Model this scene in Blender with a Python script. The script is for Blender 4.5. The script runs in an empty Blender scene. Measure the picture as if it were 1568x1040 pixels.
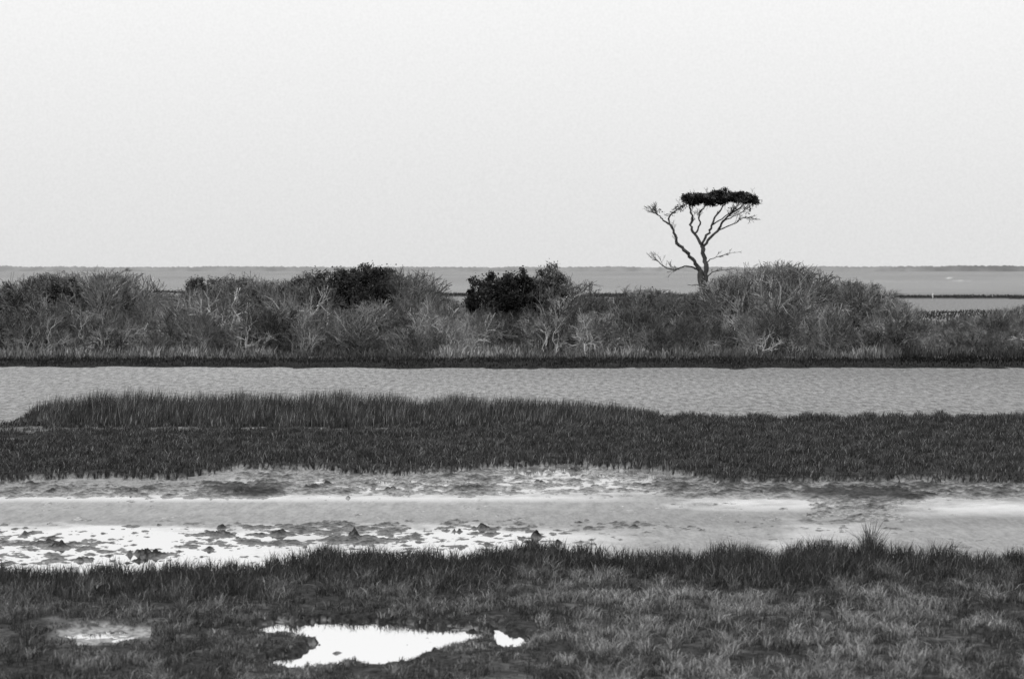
import bpy, math, numpy as np, random
from mathutils import Vector
rng=np.random.default_rng(7); random.seed(7)
H=7.0; F=4446.0; HY=411.5; CX=784.0
def dist(py): return H*F/(np.asarray(py,float)-HY)
# ---------------------------------------------------------------- noise
_tab=np.random.default_rng(3).random((256,256))
def vn(x,y,o=0):
    x=np.asarray(x,float)+o*17.3; y=np.asarray(y,float)+o*31.7
    xi=np.floor(x).astype(np.int64); yi=np.floor(y).astype(np.int64)
    fx=x-xi; fy=y-yi; fx=fx*fx*(3-2*fx); fy=fy*fy*(3-2*fy)
    a=_tab[xi&255,yi&255]; b=_tab[(xi+1)&255,yi&255]; c=_tab[xi&255,(yi+1)&255]; d=_tab[(xi+1)&255,(yi+1)&255]
    return (a*(1-fx)+b*fx)*(1-fy)+(c*(1-fx)+d*fx)*fy
def fbm(x,y,o=0,n=4):
    s=0;a=1;t=0
    for i in range(n):
        s=s+a*vn(x*2**i,y*2**i,o+i*5); t+=a; a*=.55
    return s/t*2-1
def sm(x,a,b):
    t=np.clip((x-a)/(b-a),0,1); return t*t*(3-2*t)
def box(px,py,x0,x1,y0,y1,sx=40,sy=5):
    return sm(px,x0-sx,x0+sx)*(1-sm(px,x1-sx,x1+sx))*sm(py,y0-sy,y0+sy)*(1-sm(py,y1-sy,y1+sy))
# ---------------------------------------------------------------- shorelines (bearing -> range)
FG_X=[-600,0,60,150,300,400,480,600,700,800,900,1000,1100,1200,1300,1400,1568,2200]
FG_T=[868,870,880,875,872,860,845,850,850,838,843,845,848,850,845,850,845,850]
MB_X=[-600,0,130,280,370,480,540,600,700,760,900,1000,1040,1100,1300,1568,2200]
MB_Y=[737,737,733,735,716,719,725,727,722,713,713,720,729,738,739,742,742]
TT_X=[-600,0,20,60,150,400,520,600,640,700,850,950,1000,1060,1150,1200,1300,1568,2200]
TT_Y=[640,650,638,608,598,594,596,600,610,600,608,618,630,636,632,625,626,634,632]
def prep(X,Y):
    Y=np.maximum(Y,1.0)
    return CX+F*X/Y, HY+H*F/Y
CL=[(230,852,.42,.12),(530,763,.13,.15),(545,823,.13,.16),(430,818,.2,.1),(818,824,.2,.12),(1075,812,.15,.09),(970,808,.12,.07),(75,832,.2,.08),(600,752,.2,.08),(370,755,.3,.08),(880,722,.4,.14),(135,858,.2,.08),(700,815,.15,.09),(320,842,.15,.07),(480,748,.2,.08),(1165,756,.2,.07),(265,846,.2,.08),(205,860,.25,.07)]
_r=np.random.default_rng(11)
for _ in range(34):
    yy_=_r.choice([_r.uniform(725,760),_r.uniform(803,855)]); CL.append((_r.uniform(-50,950),yy_,_r.uniform(.07,.2),_r.uniform(.06,.1)))
def fields(X,Y):
    px,py=prep(X,Y)
    n1=fbm(X*.5,Y*.35,1); n2=fbm(X*1.7,Y*1.2,2); n3=fbm(X*5,Y*4,3,3); nb=fbm(X*.12,Y*.08,4)
    s=dist(np.interp(px,FG_X,FG_T)+18)-Y + n1*1.8+n2*1.4+n3*.8
    zfg=np.clip(s*.12,-.4,.12)+np.where(s>0,.03*n2+.02*n3,0)
    def pud(xs,top,bot,depth):
        t=np.interp(px,xs,top); b=np.interp(px,xs,bot)
        q=np.minimum(py-t,b-py)+n2*8+n3*8
        q=np.where((px<xs[0])|(px>xs[-1]),-20,q)
        return depth*sm(q,-5,5)
    pu=pud([385,420,480,560,620,700,745],[960,956,951,949,956,962,970],[970,975,982,1028,1020,994,980],.24)
    pu=np.maximum(pu,pud([405,440,480,545],[1010,1004,990,1000],[1020,1030,1030,1018],.24))
    pu=np.maximum(pu,pud([745,765,790,815],[968,965,970,980],[976,994,998,988],.24))
    pu2=pud([80,120,180,230],[968,962,960,968],[978,992,992,980],.115)
    zfg=zfg-pu-pu2
    # tidal flat
    wx=px+45*n1+30*n2; wy=py+7*n1+6*n2+3*n3
    m=np.full_like(px,-1.0)
    m=m+box(wx,wy,-900,420,738,762,60,7)*1.6
    m=m+box(wx,wy,330,760,716,760,60,7)*1.35
    m=m+box(wx,wy,720,1040,722,760,40,5)*.9
    m=m+box(wx,wy,1020,2600,728,762,50,6)*1.9
    m=m+box(wx,wy,1250,1395,752,786,30,6)*1.7
    m=m+box(wx,wy,1235,1400,788,803,25,4)*1.15
    m=m+box(wx,wy,300,900,801,842,90,9)*.98
    m=m+box(wx,wy,-700,300,808,850,90,9)*.8
    m=m+box(wx,wy,-700,330,850,878,90,7)*.6
    m=m+box(wx,wy,850,1250,803,815,90,7)*.75
    sp_=fbm(X*2.6,Y*.9,12)
    zf=.05*m+.05*(n1*.6+n2)+.06*n3+.05*sp_
    near_=(Y<112)&(Y>60)
    hi=vn(X*14,Y*9,9)
    for (cx,cy,r,hh) in CL:
        d0=dist(cy); x0=(cx-CX)/F*d0
        q=((X-x0)/r+.9*n2+.6*n3)**2+((Y-d0)/(r*2)+.7*n1)**2
        zf=zf+hh*np.exp(-q**1.7)*np.clip(.75+1.3*n3+1.2*(hi-.5),.0,1.5)
    zf=np.where(Y<112,zf,-.4)
    # middle marsh
    sn=Y-dist(np.interp(px,MB_X,MB_Y)) + n1*1.9+n2*2.2+n3*1.2
    fy=np.interp(px,[-600,0,25,60,1000,1080,2200],[668,660,652,645,645,647,647])
    sf=dist(fy)-Y + n1*1.0
    sM=np.minimum(sn,sf)
    zm=np.clip(sM*.4,-.4,.22)+np.where(sM>0,.03*n2,0)
    zm=zm-box(px,py,-300,60,671,681,12,1.5)*.4
    # island
    nI=fbm(X*.06,Y*.05,8); nJ=fbm(X*.3,Y*.2,28)
    sI=np.minimum(Y-(205.5+n1*2+nI*3+nJ*5),(440+nI*30)-Y)
    zi=np.clip(sI*.12,-.4,.3)+np.where(sI>3,.08*n1+.06*n2,0)+.15*sm(Y,225,245)*(sI>0)
    dc=np.interp(px,[0,300,640,1000,1568],[900,830,760,730,690])+nI*20
    sB=28+30*nI+14*nJ-np.abs(Y-dc)
    zb=np.clip(sB*.1,-.4,.25)
    z=np.maximum.reduce([zfg,zf,zm,zi,zb,np.full_like(px,-.4)])
    kind=np.argmax(np.stack([zfg,zf,zm,zi,zb]),axis=0)
    kind=np.where(z<=-.399,1,kind)
    gul=(px<600)&(np.abs(py-(665+5*n1+2*n2))<2.5+4.5*n2)&(kind==2)
    return dict(px=px,py=py,z=z,kind=kind,n1=n1,n2=n2,n3=n3,nb=nb,sM=sM,sI=sI,sfg=s,pu=np.maximum(pu,pu2),sn=sn,gul=gul,sp=sp_)
# ---------------------------------------------------------------- mesh helper
def mk(name,verts,quads=None,tris=None,attrs=None,mat=None,smooth=False,parent=None):
    me=bpy.data.meshes.new(name); nq=0 if quads is None else len(quads); nt=0 if tris is None else len(tris)
    me.vertices.add(len(verts)); me.vertices.foreach_set('co',np.asarray(verts,np.float32).ravel())
    me.loops.add(nq*4+nt*3); me.polygons.add(nq+nt)
    li=[];st=[]
    if nq: li.append(np.asarray(quads).ravel()); st.append(np.arange(nq)*4)
    if nt: li.append(np.asarray(tris).ravel()); st.append(nq*4+np.arange(nt)*3)
    me.loops.foreach_set('vertex_index',np.concatenate(li).astype(np.int32))
    me.polygons.foreach_set('loop_start',np.concatenate(st).astype(np.int32))
    me.polygons.foreach_set('use_smooth',np.full(nq+nt,smooth))
    me.update(calc_edges=True)
    for k,v in (attrs or {}).items():
        a=me.attributes.new(k,'FLOAT','POINT'); a.data.foreach_set('value',np.asarray(v,np.float32))
    if mat: me.materials.append(mat)
    ob=bpy.data.objects.new(name,me); bpy.context.scene.collection.objects.link(ob)
    if parent: ob.parent=parent
    return ob
def newmat(name):
    m=bpy.data.materials.new(name); m.use_nodes=True; nt=m.node_tree; nt.nodes.clear()
    return m,nt,nt.nodes,nt.links
def foliage_mat(name,scale=3.0,amp=.35,mul=1.0,rnd=0.0):
    m,nt,N,L=newmat(name)
    o=N.new('ShaderNodeOutputMaterial'); d=N.new('ShaderNodeBsdfDiffuse')
    a=N.new('ShaderNodeAttribute'); a.attribute_name='shade'
    g=N.new('ShaderNodeNewGeometry'); nz=N.new('ShaderNodeTexNoise'); nz.inputs['Scale'].default_value=scale; nz.inputs['Detail'].default_value=3
    mr=N.new('ShaderNodeMapRange'); mr.inputs[1].default_value=.3; mr.inputs[2].default_value=.7; mr.inputs[3].default_value=(1-amp)*mul; mr.inputs[4].default_value=(1+amp)*mul
    mm=N.new('ShaderNodeMath'); mm.operation='MULTIPLY'
    L.new(g.outputs['Position'],nz.inputs['Vector']); L.new(nz.outputs[0],mr.inputs[0]); L.new(mr.outputs[0],mm.inputs[0]); L.new(a.outputs['Fac'],mm.inputs[1])
    last=mm
    if rnd:
        oi=N.new('ShaderNodeObjectInfo'); r=N.new('ShaderNodeMapRange'); r.inputs[3].default_value=1-rnd; r.inputs[4].default_value=1+rnd
        m2=N.new('ShaderNodeMath'); m2.operation='MULTIPLY'; L.new(oi.outputs['Random'],r.inputs[0]); L.new(r.outputs[0],m2.inputs[0]); L.new(mm.outputs[0],m2.inputs[1]); last=m2
    L.new(last.outputs[0],d.inputs['Color']); L.new(d.outputs[0],o.inputs[0])
    return m
# ---------------------------------------------------------------- ground + water materials
def ground_mat():
    m,nt,N,L=newmat('wet_mud_ground')
    o=N.new('ShaderNodeOutputMaterial'); p=N.new('ShaderNodeBsdfPrincipled')
    a=N.new('ShaderNodeAttribute'); a.attribute_name='shade'; w=N.new('ShaderNodeAttribute'); w.attribute_name='wet'
    g=N.new('ShaderNodeNewGeometry'); nz=N.new('ShaderNodeTexNoise'); nz.inputs['Scale'].default_value=6; nz.inputs['Detail'].default_value=6; nz.inputs['Roughness'].default_value=.7
    mr=N.new('ShaderNodeMapRange'); mr.inputs[1].default_value=.38; mr.inputs[2].default_value=.62; mr.inputs[3].default_value=.25; mr.inputs[4].default_value=1.75
    mm=N.new('ShaderNodeMath'); mm.operation='MULTIPLY'
    L.new(g.outputs['Position'],nz.inputs['Vector']); L.new(nz.outputs[0],mr.inputs[0]); L.new(mr.outputs[0],mm.inputs[0]); L.new(a.outputs['Fac'],mm.inputs[1]); L.new(mm.outputs[0],p.inputs['Base Color'])
    r=N.new('ShaderNodeMapRange'); r.inputs[3].default_value=.9; r.inputs[4].default_value=.35; L.new(w.outputs['Fac'],r.inputs[0]); L.new(r.outputs[0],p.inputs['Roughness'])
    s=N.new('ShaderNodeMath'); s.operation='MULTIPLY'; s.inputs[1].default_value=.5; L.new(w.outputs['Fac'],s.inputs[0]); L.new(s.outputs[0],p.inputs['Specular IOR Level'])
    b=N.new('ShaderNodeBump'); b.inputs['Strength'].default_value=.7; b.inputs['Distance'].default_value=.03; L.new(nz.outputs[0],b.inputs['Height']); L.new(b.outputs[0],p.inputs['Normal'])
    L.new(p.outputs[0],o.inputs[0]); return m
def water_mat():
    m,nt,N,L=newmat('tidal_water')
    o=N.new('ShaderNodeOutputMaterial'); d=N.new('ShaderNodeBsdfDiffuse'); gl=N.new('ShaderNodeBsdfGlossy'); gl.inputs['Roughness'].default_value=.05; gl.inputs['Color'].default_value=(.98,.98,.98,1)
    a=N.new('ShaderNodeAttribute'); a.attribute_name='tone'; c=N.new('ShaderNodeAttribute'); c.attribute_name='calm'; rp=N.new('ShaderNodeAttribute'); rp.attribute_name='painted_ripple'
    g=N.new('ShaderNodeNewGeometry')
    def noise(sx,sy,det,ro=.5):
        mp=N.new('ShaderNodeMapping'); mp.inputs['Scale'].default_value=(sx,sy,1); mp.inputs['Rotation'].default_value=(0,0,.12); L.new(g.outputs['Position'],mp.inputs[0])
        nz=N.new('ShaderNodeTexNoise'); nz.inputs['Scale'].default_value=1; nz.inputs['Detail'].default_value=det; nz.inputs['Roughness'].default_value=ro; L.new(mp.outputs[0],nz.inputs['Vector']); return nz
    n1=noise(2.8,.5,3,.65); n2=noise(9,1.8,3,.7)
    ad=N.new('ShaderNodeMath'); ad.operation='ADD'; L.new(n1.outputs[0],ad.inputs[0]); L.new(n2.outputs[0],ad.inputs[1])
    mr=N.new('ShaderNodeMapRange'); mr.inputs[1].default_value=.75; mr.inputs[2].default_value=1.25; mr.inputs[3].default_value=-.55; mr.inputs[4].default_value=.55; L.new(ad.outputs[0],mr.inputs[0])
    ma=N.new('ShaderNodeMath'); ma.operation='MULTIPLY_ADD'; ma.inputs[2].default_value=1; L.new(mr.outputs[0],ma.inputs[0]); L.new(rp.outputs['Fac'],ma.inputs[1])
    mm=N.new('ShaderNodeMath'); mm.operation='MULTIPLY'; L.new(ma.outputs[0],mm.inputs[0]); L.new(a.outputs['Fac'],mm.inputs[1]); L.new(mm.outputs[0],d.inputs['Color'])  # ripple light and dark painted into the diffuse colour
    mx=N.new('ShaderNodeMixShader'); L.new(c.outputs['Fac'],mx.inputs[0]); L.new(d.outputs[0],mx.inputs[1]); L.new(gl.outputs[0],mx.inputs[2])
    b=N.new('ShaderNodeBump'); b.inputs['Strength'].default_value=.12; b.inputs['Distance'].default_value=.01; L.new(n2.outputs[0],b.inputs['Height']); L.new(b.outputs[0],gl.inputs['Normal'])
    L.new(mx.outputs[0],o.inputs[0]); return m
# ---------------------------------------------------------------- ground & water grids
def grididx(nr,nc):
    i=np.arange(nr*nc).reshape(nr,nc)
    return np.stack([i[:-1,:-1],i[:-1,1:],i[1:,1:],i[1:,:-1]],-1).reshape(-1,4)
def grid(stepx,rows):
    cols=np.concatenate([np.linspace(-9000,-160,60)[:-1],np.arange(-160,1730,stepx),np.linspace(1735,10500,60)])
    D=dist(rows); PX,DD=np.meshgrid(cols,D); X=(PX-CX)/F*DD
    return X,DD
rows=np.concatenate([HY+H*F/np.array([18,26,34,42.]),np.arange(1075,560,-.8),np.arange(560,440,-.8),np.arange(440,418,-1.5),HY+H*F/np.array([6000,9000,14000.,20000.])])
X,Y=grid(2.2,rows); f=fields(X,Y)
px,py,z,k=f['px'],f['py'],f['z'],f['kind']
shade=np.full_like(z,.10); wet=np.full_like(z,1.0)
fg=(k==0); shade=np.where(fg,.03+.05*sm(f['n2'],0,.6),shade); wet=np.where(fg,.15,wet)
mudpool=box(px,py,70,240,955,1000,10,3); shade=np.where(fg,shade+.2*mudpool*sm(f['pu'],.02,.1),shade); wet=np.where(fg,np.maximum(wet,.7*mudpool),wet)
mud=(k==1); dry=sm(z,.005,.05)
shade=np.where(mud,(.24-.13*dry+.11*f['n2']+.07*f['n1'])*(1-.7*sm(z,.05,.08)),shade); wet=np.where(mud,.7-.5*dry,wet)
shade=np.where(mud&(py>798),shade*.5,shade)
mid=(k==2); shade=np.where(mid,.035+.012*f['n2'],shade); wet=np.where(mid,.1,wet)
shade=np.where(f['gul'],.13+.14*f['n3'],shade)
isl=(k==3); shade=np.where(isl,.022+.012*f['n2']+.17*sm(Y+3*f['n1'],214,222)*(1+.5*f['n1']),shade); wet=np.where(isl,.05,wet)
bar=(k==4); shade=np.where(bar,.045,shade); wet=np.where(bar,0,wet)
shade=np.clip(shade,.008,1)
gnd=mk('ground',np.stack([X,Y,z],-1).reshape(-1,3),grididx(*X.shape),attrs=dict(shade=shade.ravel(),wet=wet.ravel()),mat=ground_mat(),smooth=True)
rows2=np.concatenate([HY+H*F/np.array([18,26,34,42.]),np.arange(1075,560,-1.6),np.arange(560,418,-2),HY+H*F/np.array([6000,9000,14000.,20000.])])
X,Y=grid(4,rows2); px,py=prep(X,Y); n=fbm(X*.05,Y*.03,20); n2=fbm(X*.3,Y*.25,21); n3=fbm(X*.9,Y*.8,23); n4=fbm(X*2.5,Y*2,24)
tone=np.full_like(px,.24)  # painted tone standing in for sky reflected by wind-rippled water
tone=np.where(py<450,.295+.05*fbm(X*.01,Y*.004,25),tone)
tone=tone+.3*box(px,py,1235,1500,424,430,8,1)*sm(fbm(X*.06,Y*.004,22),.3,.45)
tone=np.where((py>555)&(py<690),.235+.05*sm(px,1400,200)+.04*n,tone)
calm=np.zeros_like(px)
pond=sm(py,690,705)
tone=tone*(1-pond)+pond*(.33-.05*sm(px,500,1300)-.05*sm(py,765,800)*(1-sm(py,800,812)))
painted_ripple=1-.55*pond  # contrast of the painted ripples, weaker on the pond
wx=px+90*n2+50*n3; wy=py+9*n2+7*n3+3*n4
c=.08+.0*px
c=np.maximum(c,box(wx,wy,-2000,420,700,760,80,5)*.25)
c=np.maximum(c,box(wx,wy,420,1050,700,760,80,5)*.7)
c=np.maximum(c,box(wx,py+3*n3+2*n4,-2000,960,759,768,150,5)*.8)
c=np.maximum(c,box(wx,wy,-2000,560,806,1000,250,8)*1.0)
c=np.maximum(c,box(wx,wy,480,900,812,900,120,9)*.97)
c=np.maximum(c,box(wx,py+5*n3+2*n4,1100,1260,766,782,70,8)*.8)
c=np.maximum(c,box(wx,py+5*n3+2*n4,1385,3000,767,787,50,12)*.9)
c=np.maximum(c,box(wx,wy,1180,1340,798,850,60,12)*.45)
c=np.maximum(c,sm(py,905,915))
c=np.clip(c+(.12*n2+.24*n3+.2*n4)*(c<.95)*(c>.09),0,1)*pond
calm=np.where(py>690,c,0)
calm=np.where(box(px,py,-300,70,666,685,5,2)>.5,.5,calm)
mk('water',np.stack([X,Y,np.zeros_like(X)],-1).reshape(-1,3),grididx(*X.shape),attrs=dict(tone=tone.ravel(),calm=calm.ravel(),painted_ripple=painted_ripple.ravel()),mat=water_mat())
# ---------------------------------------------------------------- grass
def blades(name,X,Y,Z,h,w,lean,shade,mat,wind=.15):
    n=len(X); a=rng.random(n)*math.pi; wx=np.cos(a)*w/2; wy=np.sin(a)*w/2
    lx=rng.normal(wind,1,n)*lean*h; ly=rng.normal(0,1,n)*lean*h
    V=np.zeros((n,5,3)); zz=Z-.03
    V[:,0]=np.stack([X-wx,Y-wy,zz],-1); V[:,1]=np.stack([X+wx,Y+wy,zz],-1)
    V[:,2]=np.stack([X+wx*.8+lx*.35,Y+wy*.8+ly*.35,Z+h*.55],-1); V[:,3]=np.stack([X-wx*.8+lx*.35,Y-wy*.8+ly*.35,Z+h*.55],-1)
    V[:,4]=np.stack([X+lx,Y+ly,Z+h*(1-.3*np.minimum(lean,1.5))],-1)
    b=np.arange(n)[:,None]*5
    return mk(name,V.reshape(-1,3),b+np.array([0,1,2,3]),b+np.array([3,2,4]),dict(shade=np.repeat(shade,5)),mat)
gm=foliage_mat('marsh_grass_blades',1.5,.35)
def scatter(n,y0,y1,um):
    Y=np.sqrt(rng.random(n)*(y1*y1-y0*y0)+y0*y0); X=(rng.random(n)*2-1)*um*Y; return X,Y
# foreground
X,Y=scatter(500000,44,76,.21); f=fields(X,Y)
tuft=fbm(X*3.4,Y*1.5,33,3); t2=fbm(X*1.2,Y*.5,34,3)
near=sm(f['sfg']+2*f['n1'],1.5,7)
g=(f['kind']==0)&(f['z']>.015)&(f['pu']<.05)
dens=.42+1.6*tuft*near+.8*t2+.3*(1-near); g&=(rng.random(len(X))<np.clip(dens,.03,1))
X,Y,tuft,near,t2=X[g],Y[g],tuft[g],near[g],t2[g]; f={q:v[g] for q,v in f.items()}
hh=(.33*(1-near)+.14*near*(1+1.3*tuft))*(1+.35*f['n2'])*(.3+1.0*rng.random(len(X)))
hh*=1+1.2*box(f['px'],f['py'],1322,1345,855,885,6,8)+.4*box(f['px'],f['py'],1080,1480,850,900,40,8)
low=box(f['px'],f['py'],370,560,955,1060,25,6)+box(f['px'],f['py'],540,830,955,1040,25,6)+box(f['px'],f['py'],60,250,960,1020,25,6); hh*=1-.6*np.clip(low,0,1)
clump=sm(.8*t2+.9*tuft+.4*fbm(X*.15,Y*.1,37),.05,.5)*near
wx=sm(f['px'],200,1100)*.4+.6
sh=.030+.03*rng.random(len(X))+.30*clump*wx*rng.random(len(X))+.12*(rng.random(len(X))<.10)
blades('foreground_marsh_grass',X,Y,f['z'],hh,.009+.014*rng.random(len(X)),.28+.6*near*rng.random(len(X)),sh,gm)
# middle marsh, short
X,Y=scatter(560000,88,140,.21); f=fields(X,Y); tuft=fbm(X*2.3,Y*.9,35,3)
g=(f['kind']==2)&(f['z']>.03); g&=(rng.random(len(X))<np.clip(.5+1.1*tuft,.06,1))
g&=~f['gul']; tall=(f['py']<657+4*f['n1'])&(f['px']<980); g&=~tall
X,Y,tuft=X[g],Y[g],tuft[g]; f={q:v[g] for q,v in f.items()}
hh=.19*(1+.8*tuft)*(.4+.9*rng.random(len(X)))*(1+(.25+1.2*f['n1'])*sm(f['py'],662,650))
sh=.030+.025*rng.random(len(X))+.11*(rng.random(len(X))<.12)+.06*sm(tuft,0,.5)*rng.random(len(X))
blades('short_marsh_grass',X,Y,f['z'],hh,.018+.02*rng.random(len(X)),.4,sh,gm)
# middle marsh, tall
X,Y=scatter(240000,120,140,.23); f=fields(X,Y); tuft=fbm(X*1.3,Y*.6,36,3); t3=fbm(X*.25,Y*.1,38,2)
g=(f['kind']==2)&(f['py']<661+5*f['n1'])&(f['z']>-.02)&(f['px']<1010)&~f['gul']&(rng.random(len(X))<np.clip(.7+.8*tuft,.12,1)); X,Y,tuft,t3=X[g],Y[g],tuft[g],t3[g]; f={q:v[g] for q,v in f.items()}
top=np.interp(f['px'],TT_X,TT_Y)
hmax=np.clip((642-top)*134/F,.2,2)*1.05
hmax*=1-.7*sm(f['py'],648,664)
hh=hmax*(.42+.6*rng.random(len(X))**.8)*(1+.2*tuft)*(1+.12*f['n3'])*(1+.16*t3)
sh=(.034+.045*rng.random(len(X))+.16*(rng.random(len(X))<.14))*(1+.5*tuft)
blades('tall_cordgrass',X,Y,f['z'],hh,.016+.02*rng.random(len(X)),.14,sh,gm,.6)
# island grasses
X,Y=scatter(330000,202,300,.24); f=fields(X,Y)
pale=sm(Y+3*f['n1'],214,222)
g=(f['kind']==3)&(f['z']>.06)&(rng.random(len(X))<np.where(Y<250,1,.4)*np.clip(.55+.8*f['n1'],.1,1)); X,Y,pale=X[g],Y[g],pale[g]; f={q:v[g] for q,v in f.items()}
hh=(.20*(1+f['n2'])+.6*pale*(1+.7*f['n1']))*(.5+.7*rng.random(len(X)))
pn=sm(fbm(X*.12,Y*.1,41),-.25,.35)
sh=(.016+.016*rng.random(len(X))+.05*(rng.random(len(X))<.08))*(1-pale)+pale*(.05+.46*rng.random(len(X))*(.2+.8*pn))
sh=np.where(f['px']>1380,sh*.5,sh)
blades('island_grass',X,Y,f['z'],hh,.05+.04*rng.random(len(X)),.25,sh,gm)
X,Y=scatter(160000,300,950,.23); f=fields(X,Y)
g=((f['kind']==3)|(f['kind']==4))&(f['z']>.1); X,Y=X[g],Y[g]; f={q:v[g] for q,v in f.items()}
hh=(.4+.3*f['n1'])*(.5+.7*rng.random(len(X)))
sh=np.where(f['kind']==4,.04,np.where(Y>385,.035,.05+.12*sm(f['nb'],-.2,.4)))*(.7+.6*rng.random(len(X)))
blades('far_marsh_grass',X,Y,f['z'],hh,.12+.1*rng.random(len(X)),.25,sh,gm)
# ---------------------------------------------------------------- woody plants
def prisms(segs):
    S=np.array(segs); p0=S[:,0:3];p1=S[:,3:6];r0=S[:,6];r1=S[:,7];sh=S[:,8]
    d=p1-p0; d/=np.linalg.norm(d,axis=1)[:,None]+1e-9
    ref=np.where(np.abs(d[:,2:3])>.9,np.array([[1.,0,0]]),np.array([[0,0,1.]]))
    u=np.cross(d,ref); u/=np.linalg.norm(u,axis=1)[:,None]+1e-9; v=np.cross(d,u)
    V=np.zeros((len(S),6,3))
    for i in range(3):
        a=i*2*math.pi/3; o=u*math.cos(a)+v*math.sin(a)
        V[:,i]=p0+o*r0[:,None]; V[:,3+i]=p1+o*r1[:,None]
    b=np.arange(len(S))[:,None]*6
    Q=np.concatenate([b+np.array([0,1,4,3]),b+np.array([1,2,5,4]),b+np.array([2,0,3,5])])
    return V.reshape(-1,3),Q,np.repeat(sh,6)
def grow(segs,p,d,l,r,dep,maxd,spread,up,shd,lo=.62,hi=.8,bend=0.0):
    if bend:
        mid=p+d*l*.5+Vector((random.gauss(0,bend*l),random.gauss(0,bend*l),random.gauss(0,bend*l*.5)))
        p1=p+d*l; s_=shd(dep); segs.append([*p,*mid,r,r*.9,s_]); segs.append([*mid,*p1,r*.9,r*.8,s_])
    else:
        p1=p+d*l; segs.append([*p,*p1,r,r*.8,shd(dep)])
    if dep>=maxd: return
    k=random.choice([2,3,3]) if dep<maxd-1 else random.choice([3,4])
    for i in range(k):
        nd=d+Vector((random.gauss(0,spread),random.gauss(0,spread),random.gauss(up,spread*.6))); nd.normalize()
        st=p+d*l*random.uniform(.45,1.0) if i else p1
        grow(segs,st,nd,l*random.uniform(.6,.92),r*random.uniform(lo,hi),dep+1,maxd,spread,up,shd,lo,hi,bend if dep<2 else 0)
bm_=foliage_mat('bare_twigs',.13,.5,.88,.45)
variants=[]
for v in range(10):
    segs=[]
    md=[4,5,4,5,4,5,4,5,4,5][v]
    for s in range(random.randint(13,18) if md==4 else random.randint(7,9)):
        a=random.random()*6.283; t=random.uniform(.05,.8); rr=random.uniform(0,.25)
        d=Vector((math.cos(a)*t,math.sin(a)*t,1)).normalized()
        br=random.choice([.45,.65,.9,1.5])
        grow(segs,Vector((math.cos(a)*rr,math.sin(a)*rr,-.02)),d,random.uniform(.15,.24),random.uniform(.0055,.0095),0,md,.58,.0,lambda q:min(.55,br*[.42,.40,.35,.27,.19,.16][q]*random.uniform(.6,1.35)),.68,.86,.15)
    S_=np.array(segs); zt=np.percentile(S_[:,5],96)
    rad=np.hypot(S_[:,3],S_[:,4])/zt; S_=S_[(S_[:,5]/zt+.18*rad**2)<1.07+.06*np.random.default_rng(v).random(len(S_))]   # wind-pruned, rounded top
    V,Q,sh=prisms(S_); V=V/zt; V[:,2]=np.maximum(V[:,2],-.02)
    me=mk('shrub_variant',V,Q,attrs=dict(shade=sh),mat=bm_); variants.append(me.data); bpy.data.objects.remove(me)
OX=[-700,0,30,80,130,190,215,270,290,310,340,380,400,440,470,520,580,610,640,670,720,750,800,830,860,885,940,980,1030,1060,1100,1130,1155,1190,1230,1260,1340,1365,1385,1450,1500,1568,2300]
OY=[440,444,430,424,420,418,448,456,444,434,422,424,436,430,428,430,428,414,432,456,464,460,458,438,420,454,456,442,450,456,442,426,410,402,412,428,438,450,486,496,474,470,470]
thicket=bpy.data.objects.new('bare_shrub_thicket',None); bpy.context.scene.collection.objects.link(thicket)
cnt=0; plan=[]
for i in range(540):
    y=random.uniform(232,300); u=random.uniform(-.23,.23); ppx=CX+u*F
    top=np.interp(ppx,OX,OY); hm=H-(top-HY)*y/F-.4
    r=random.random(); h=hm*(random.uniform(.92,1.02) if r>.55 else random.uniform(.45,.9))
    if (715<ppx<800 or 465<ppx<600) and y<250: h=min(h,random.uniform(2.6,4))
    if h<.8: continue
    if ppx>1385 and random.random()<.3: continue
    plan.append((u*y,y,h,max(1.6,h*random.uniform(.5,.78))))
for i in range(300):
    y=random.uniform(221,240); u=random.uniform(-.23,.23); ppx=CX+u*F
    h=random.uniform(.9,3.8)*(.5 if ppx>1380 else 1); plan.append((u*y,y,h,h*random.uniform(.5,.75)+.3))
PZ=fields(np.array([p[0] for p in plan]),np.array([p[1] for p in plan]))['z']
for (x,y,h,wd),zz in zip(plan,PZ):
    o=bpy.data.objects.new('shrub_%03d'%cnt,random.choice(variants)); cnt+=1
    o.location=(x,y,float(zz)-.05); o.rotation_euler=(random.uniform(-.1,.1),random.uniform(-.1,.1),random.random()*6.283); o.scale=(wd,wd,h); o.parent=thicket
    bpy.context.scene.collection.objects.link(o)
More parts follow.
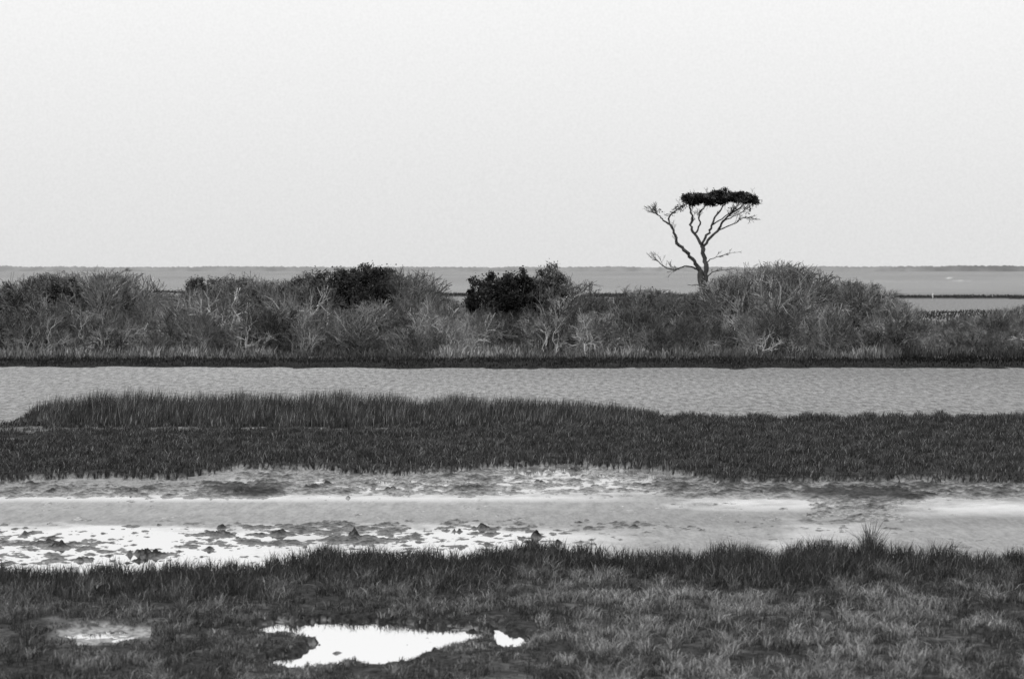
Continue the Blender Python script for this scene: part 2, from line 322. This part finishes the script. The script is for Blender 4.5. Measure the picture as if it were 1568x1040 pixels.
# --- leafy crowns
def leaves(centers,rad,n,size,sh):
    C=np.asarray(centers); m=len(C)
    P=np.repeat(C,n,axis=0)+rng.normal(0,1,(m*n,3))*np.repeat(np.asarray(rad),n,axis=0)
    A=rng.normal(0,1,(m*n,3)); A/=np.linalg.norm(A,axis=1)[:,None]; B=rng.normal(0,1,(m*n,3)); B=np.cross(A,B); B/=np.linalg.norm(B,axis=1)[:,None]
    s=size*(.5+rng.random((m*n,1)))
    V=np.stack([P-A*s*.5,P+A*s*.5+B*s*.18,P+B*s*.7],1).reshape(-1,3)
    return V,np.arange(m*n*3).reshape(-1,3),np.repeat(np.repeat(sh,n)*(.7+.6*rng.random(m*n)),3)
lm=foliage_mat('evergreen_leaves',1.2,.35)
bark=foliage_mat('bark',3,.35)
def evergreen(cx,y,wpx,ytop,ybot,ncl,dark):
    s=y/F; x=(cx-CX)*s; zt=H-(ytop-HY)*s; zb=H-(ybot-HY)*s; w=wpx*s/2; hgt=zt-zb
    root=bpy.data.objects.new('evergreen_bush',None); bpy.context.scene.collection.objects.link(root)
    C=[];R=[];S=[]
    lob=[]; nl=11
    for j in range(nl):   # boughs spread evenly around the bush under a low dome
        t=(j+.5)/nl*.95; a=j*2.4+random.uniform(-.4,.4); r=(1-t**2.2)**.5*.85*random.uniform(.75,1)
        lob.append((math.cos(a)*r,math.sin(a)*r,.12+.68*t,random.uniform(.24,.36)))
    for i in range(ncl):
        L0=random.choice(lob); v=Vector((random.gauss(0,1),random.gauss(0,1),random.gauss(0,1))).normalized()*random.uniform(.4,1.05)*L0[3]
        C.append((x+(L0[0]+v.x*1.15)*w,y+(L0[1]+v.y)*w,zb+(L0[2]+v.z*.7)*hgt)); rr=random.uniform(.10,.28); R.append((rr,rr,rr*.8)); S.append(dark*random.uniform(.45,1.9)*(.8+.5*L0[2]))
    V,T,sh=leaves(C,R,60,.19,np.array(S)); mk('foliage',V,tris=T,attrs=dict(shade=sh),mat=lm,parent=root)
    segs=[]
    for i in range(30):
        c=Vector(random.choice(C)); b=Vector((x+random.uniform(-.3,.3)*w,y,.3)); mdl=b.lerp(c,.5)+Vector((random.gauss(0,.2),random.gauss(0,.2),0))
        segs.append([*b,*mdl,.09,.06,.1]); segs.append([*mdl,*c,.06,.02,.09])
    for i in range(80):
        c=Vector(random.choice(C)); e=c+Vector((random.gauss(0,.35),random.gauss(0,.35),random.uniform(.1,.55))); segs.append([*c,*e,.025,.012,.09])
    V,Q,sh=prisms(segs); mk('stems',V,Q,attrs=dict(shade=sh),mat=bark,parent=root)
evergreen(752,238,76,417,480,150,.024)
evergreen(792,240,70,414,478,140,.027)
evergreen(842,244,58,401,485,120,.085)
evergreen(560,243,92,401,468,180,.042)
evergreen(508,244,70,407,470,120,.05)
evergreen(466,248,56,415,470,80,.07)
evergreen(595,250,44,405,460,60,.07)
evergreen(100,242,84,418,495,130,.07)
evergreen(165,246,74,414,485,100,.09)
evergreen(300,248,34,420,460,35,.06)
evergreen(350,256,80,419,470,80,.11)
evergreen(1005,258,56,438,490,60,.08)
evergreen(1215,243,90,445,515,80,.10)
evergreen(200,240,50,465,520,40,.06)
evergreen(20,246,60,445,505,50,.07)
evergreen(1310,243,66,455,510,50,.09)
# ---------------------------------------------------------------- pine tree
TY=290.0; ts=TY/F
def tp(a,b,dy=0): return Vector(((a-CX)*ts,TY+dy,H-(b-HY)*ts))
def tube(pts,rad,n=8):
    P=[];R=[]
    for i in range(len(pts)-1):
        p0=pts[max(i-1,0)];p1=pts[i];p2=pts[i+1];p3=pts[min(i+2,len(pts)-1)]
        for t in (0,.25,.5,.75):
            P.append(.5*((2*p1)+(p2-p0)*t+(2*p0-5*p1+4*p2-p3)*t*t+(3*p1-p0-3*p2+p3)*t**3)); R.append((rad[i]*(1-t)+rad[i+1]*t)*1.2)
    P.append(pts[-1]);R.append(rad[-1]); V=[];Q=[]
    for i,p in enumerate(P):
        if 0<i<len(P)-1: p=p+Vector((random.gauss(0,.06),random.gauss(0,.06),0))
        d=(P[min(i+1,len(P)-1)]-P[max(i-1,0)]).normalized(); u=d.cross(Vector((0,1,0.1))).normalized(); v=d.cross(u)
        for k in range(n):
            a=k*2*math.pi/n; V.append(p+(u*math.cos(a)+v*math.sin(a))*R[i]*(1+random.uniform(-.12,.12)))
    for i in range(len(P)-1):
        for k in range(n): Q.append((i*n+k,i*n+(k+1)%n,(i+1)*n+(k+1)%n,(i+1)*n+k))
    return V,Q,P
limbs=[
 ([(1073,524,0),(1076,480,0),(1077,452,0),(1074,430,0),(1071,412,0)],[.36,.34,.31,.27,.2]),
 ([(1078,450,0),(1080,425,.2),(1081,405,.3),(1077,388,.3),(1076,375,.2)],[.2,.2,.19,.17,.16]),
 ([(1071,414,0),(1062,400,-.2),(1050,386,-.5),(1036,373,-.8),(1031,357,-1),(1026,345,-1.1)],[.19,.15,.14,.13,.11,.09]),
 ([(1026,345,-1.1),(1013,336,-1.4),(1004,329,-1.6),(995,324,-1.9)],[.08,.06,.04,.02]),
 ([(1028,350,-1.1),(1022,336,-1),(1030,326,-.8),(1042,318,-.6),(1052,312,-.5)],[.08,.07,.06,.05,.03]),
 ([(1076,376,.2),(1066,362,.4),(1059,348,.6),(1061,334,.8),(1057,318,1),(1056,306,1)],[.13,.11,.1,.09,.07,.04]),
 ([(1064,358,.4),(1072,344,.1),(1070,330,-.3),(1078,316,-.5),(1082,302,-.6)],[.08,.07,.06,.05,.03]),
 ([(1076,378,.2),(1079,364,-.3),(1088,350,-.6),(1092,336,-.8),(1102,322,-1),(1108,300,-1)],[.12,.1,.09,.08,.06,.04]),
 ([(1077,385,.3),(1085,368,.7),(1099,354,1),(1108,340,1.3),(1122,327,1.6),(1138,316,1.9),(1148,305,2)],[.13,.11,.1,.09,.07,.05,.03]),
 ([(1099,354,1),(1113,348,.8),(1126,342,.5),(1138,334,.3),(1147,334,.1)],[.06,.05,.04,.03,.015]),
 ([(1090,345,-.6),(1103,336,-1.2),(1120,324,-1.8),(1130,308,-2.2)],[.06,.05,.04,.03]),
 ([(1112,337,1.3),(1128,330,2),(1143,322,2.4),(1155,312,2.6)],[.05,.04,.03,.02]),
 ([(1073,416,0),(1062,410,-.4),(1048,408,-.8),(1035,413,-1.1),(1020,411,-1.4),(1008,402,-1.7),(994,394,-2)],[.08,.07,.06,.055,.04,.03,.015]),
 ([(1082,402,.3),(1092,396,.8),(1106,392,1.3),(1128,386,1.8)],[.05,.035,.025,.012]),
 ([(1079,428,.1),(1088,419,.5),(1100,415,.9),(1118,413,1.4)],[.06,.045,.03,.012]),
 ([(1076,440,0),(1066,436,-.4),(1058,438,-.9)],[.05,.03,.012]),
]
pine=bpy.data.objects.new('pine_tree',None); bpy.context.scene.collection.objects.link(pine)
AV=[];AQ=[];paths=[]
for pts,r in limbs:
    V,Q,P=tube([tp(*q) for q in pts],r); o=len(AV); AV+=V; AQ+=[tuple(i+o for i in q) for q in Q]; paths.append(P)
mk('trunk_and_limbs',np.array([tuple(v) for v in AV]),np.array(AQ),attrs=dict(shade=np.full(len(AV),.06)),mat=bark,smooth=True,parent=pine)
segs=[]
def tw(path,n,l,up,f0=.4):
    for i in range(n):
        j=random.randint(int(len(path)*f0),len(path)-2); p=path[j].lerp(path[j+1],random.random()); d=(path[j+1]-path[j]).normalized()
        d=(d+Vector((random.gauss(0,.6),random.gauss(0,.6),random.gauss(up,.45)))).normalized()
        grow(segs,p,d,random.uniform(.4,1)*l,.026,0,2,.4,.1,lambda q:.08)
for i,n,l,up in [(3,14,.75,.3),(4,12,.6,.4),(2,5,.5,.2),(5,5,.6,.5),(6,8,.6,.6),(7,8,.6,.6),(8,14,.7,.4),(9,10,.6,.1),(10,10,.7,.4),(11,12,.6,.2),(12,12,.7,.5),(13,8,.5,.2),(14,7,.4,.2),(15,2,.3,.2)]:
    tw(paths[i],n,l,up)
C=[];R=[];S=[]
TX=[1046,1056,1066,1076,1084,1092,1099,1105,1112,1119,1124,1132,1140,1148,1158]; TP=[299,295,297,291,294,288,290,285,288,294,293,290,295,295,303]; BP=[306,314,317,311,317,319,313,318,315,309,313,308,314,311,313]
for i in range(360):
    a=random.uniform(1047,1158); t=np.interp(a,TX,TP)+2; b=np.interp(a,TX,BP)-1
    half=max(0,1-((a-1102)/58)**2)**.5*2.6+.2; dy=random.uniform(-half,half); e=abs(dy)/2.8
    q=tp(a,t+(b-t)*(.5+random.uniform(-.5,.5)*(1-.4*e)),dy); C.append(tuple(q)); r=random.uniform(.09,.2); R.append((r*1.1,r*1.1,r*.6)); S.append(.024*random.choice([.5,.8,1.2,3.4])*random.uniform(.7,1.3))
NC=len(C)
for a,b,dy in [(1040,320,-.6),(1034,322,-.8),(1046,316,-.5),(1029,326,-.8),(1022,330,-1),(1008,324,-1.6),(1150,318,2.3),(1145,325,2.2),(1131,322,-2.2),(1120,320,-1.8),(1038,317,-.6),(1043,322,-.4)]:
    C.append(tuple(tp(a,b,dy))); R.append((.24,.24,.1)); S.append(.04)
V,T,sh=leaves(C[:NC],R[:NC],42,.18,np.array(S[:NC])); mk('needle_crown',V,tris=T,attrs=dict(shade=sh),mat=lm,parent=pine)
V,T,sh=leaves(C[NC:],R[NC:],26,.17,np.array(S[NC:])); mk('needle_sprays',V,tris=T,attrs=dict(shade=sh),mat=lm,parent=pine)
for i in range(200):
    c=Vector(random.choice(C[:NC])); e=c+Vector((random.gauss(0,.3),random.gauss(0,.3),random.gauss(-.15,.35))); segs.append([*c,*e,.025,.015,.05])
V,Q,sh=prisms(segs); mk('twigs',V,Q,attrs=dict(shade=sh),mat=bark,parent=pine)
# ---------------------------------------------------------------- distant treeline
u=np.linspace(-.9,.9,3600); prof=np.array([0,.8,1,.9,0.]); dd=np.array([6900,6950,7050,7200,7400.])
U,DD=np.meshgrid(u,dd); hgt=11+3*fbm(u*60,u*0+3,50)+2*fbm(u*900,u*0+9,51,3)+3.5*sm(-u,.168,.176)*sm(u,-.2,-.17)+2.4*sm(u,.13,.155)
Z=prof[:,None]*hgt[None,:]*(1+.1*fbm(U*2000,DD*.01,52,2)); Z[0]=-1;Z[-1]=-1
mk('distant_treeline',np.stack([U*DD,DD,Z],-1).reshape(-1,3),grididx(*U.shape),attrs=dict(shade=(.26-.09*sm(U,.12,.16)+.05*fbm(U*300,DD*.01,53)).ravel()),mat=foliage_mat('haze_tinted_trees',.02,.12),smooth=True)  # distance haze is put into the paler tree colour
# ---------------------------------------------------------------- channel marker
yy=600; s=yy/F; x=(1428-CX)*s; root=bpy.data.objects.new('channel_marker',None); bpy.context.scene.collection.objects.link(root)
V,Q,sh=prisms([[x,yy,-.5,x,yy,1.9,.07,.06,.4]]); mk('post',V,Q,attrs=dict(shade=sh),mat=bark,parent=root)
V,Q,sh=prisms([[x,yy-.12,1.0,x,yy-.12,1.9,.14,.12,.5]]); mk('board',V,Q,attrs=dict(shade=sh),mat=bark,parent=root)
# ---------------------------------------------------------------- world, sun, camera
w=bpy.data.worlds.new('World'); bpy.context.scene.world=w; w.use_nodes=True; nt=w.node_tree; N=nt.nodes; L=nt.links; N.clear()
o=N.new('ShaderNodeOutputWorld'); b1=N.new('ShaderNodeBackground'); b2=N.new('ShaderNodeBackground'); ad=N.new('ShaderNodeAddShader')
sk=N.new('ShaderNodeTexSky'); sk.sky_type='NISHITA'; sk.sun_disc=False; sk.sun_elevation=math.radians(38); sk.sun_rotation=math.radians(215); sk.dust_density=3
bw=N.new('ShaderNodeRGBToBW'); L.new(sk.outputs[0],bw.inputs[0]); L.new(bw.outputs[0],b1.inputs[0]); b1.inputs[1].default_value=.01
tc=N.new('ShaderNodeTexCoord'); sp=N.new('ShaderNodeSeparateXYZ'); L.new(tc.outputs['Generated'],sp.inputs[0])
cr=N.new('ShaderNodeValToRGB'); e=cr.color_ramp.elements
mr=N.new('ShaderNodeMapRange'); mr.inputs[1].default_value=0; mr.inputs[2].default_value=.3; L.new(sp.outputs[2],mr.inputs[0]); L.new(mr.outputs[0],cr.inputs[0])
e[0].position=0; e[0].color=(.75,.75,.75,1); e[1].position=1; e[1].color=(.98,.98,.98,1)
for p,v in [(.1,.79),(.22,.85),(.31,.9),(.42,.94)]:
    q=e.new(p); q.color=(v,v,v,1)
hz=N.new('ShaderNodeTexNoise'); hz.inputs['Scale'].default_value=1100; hz.inputs['Detail'].default_value=1; L.new(tc.outputs['Generated'],hz.inputs['Vector'])
hm=N.new('ShaderNodeMapRange'); hm.inputs[1].default_value=.2; hm.inputs[2].default_value=.8; hm.inputs[3].default_value=.945; hm.inputs[4].default_value=1.015; L.new(hz.outputs[0],hm.inputs[0])
L.new(cr.outputs[0],b2.inputs[0]); L.new(hm.outputs[0],b2.inputs[1])
L.new(b1.outputs[0],ad.inputs[0]); L.new(b2.outputs[0],ad.inputs[1]); L.new(ad.outputs[0],o.inputs[0])
sl=bpy.data.lights.new('sun','SUN'); sl.energy=1.5; sl.angle=math.radians(10); sl.color=(1,.995,.985)
so=bpy.data.objects.new('sun',sl); bpy.context.scene.collection.objects.link(so)
az=math.radians(215); el=math.radians(38); sd=Vector((math.sin(az)*math.cos(el),math.cos(az)*math.cos(el),math.sin(el)))
so.rotation_euler=sd.to_track_quat('Z','Y').to_euler(); so.location=(0,0,50)
cam=bpy.data.cameras.new('camera'); co=bpy.data.objects.new('camera',cam); bpy.context.scene.collection.objects.link(co)
cam.sensor_width=36; cam.lens=36*F/1568; cam.clip_start=1; cam.clip_end=30000
cam.dof.use_dof=True; cam.dof.focus_distance=120; cam.dof.aperture_fstop=2.0
co.location=(0,0,H); co.rotation_euler=(math.pi/2-math.atan((520-HY)/F),0,0)
sc=bpy.context.scene; sc.camera=co; sc.view_settings.view_transform='Standard'; sc.view_settings.look='None'; sc.view_settings.exposure=0
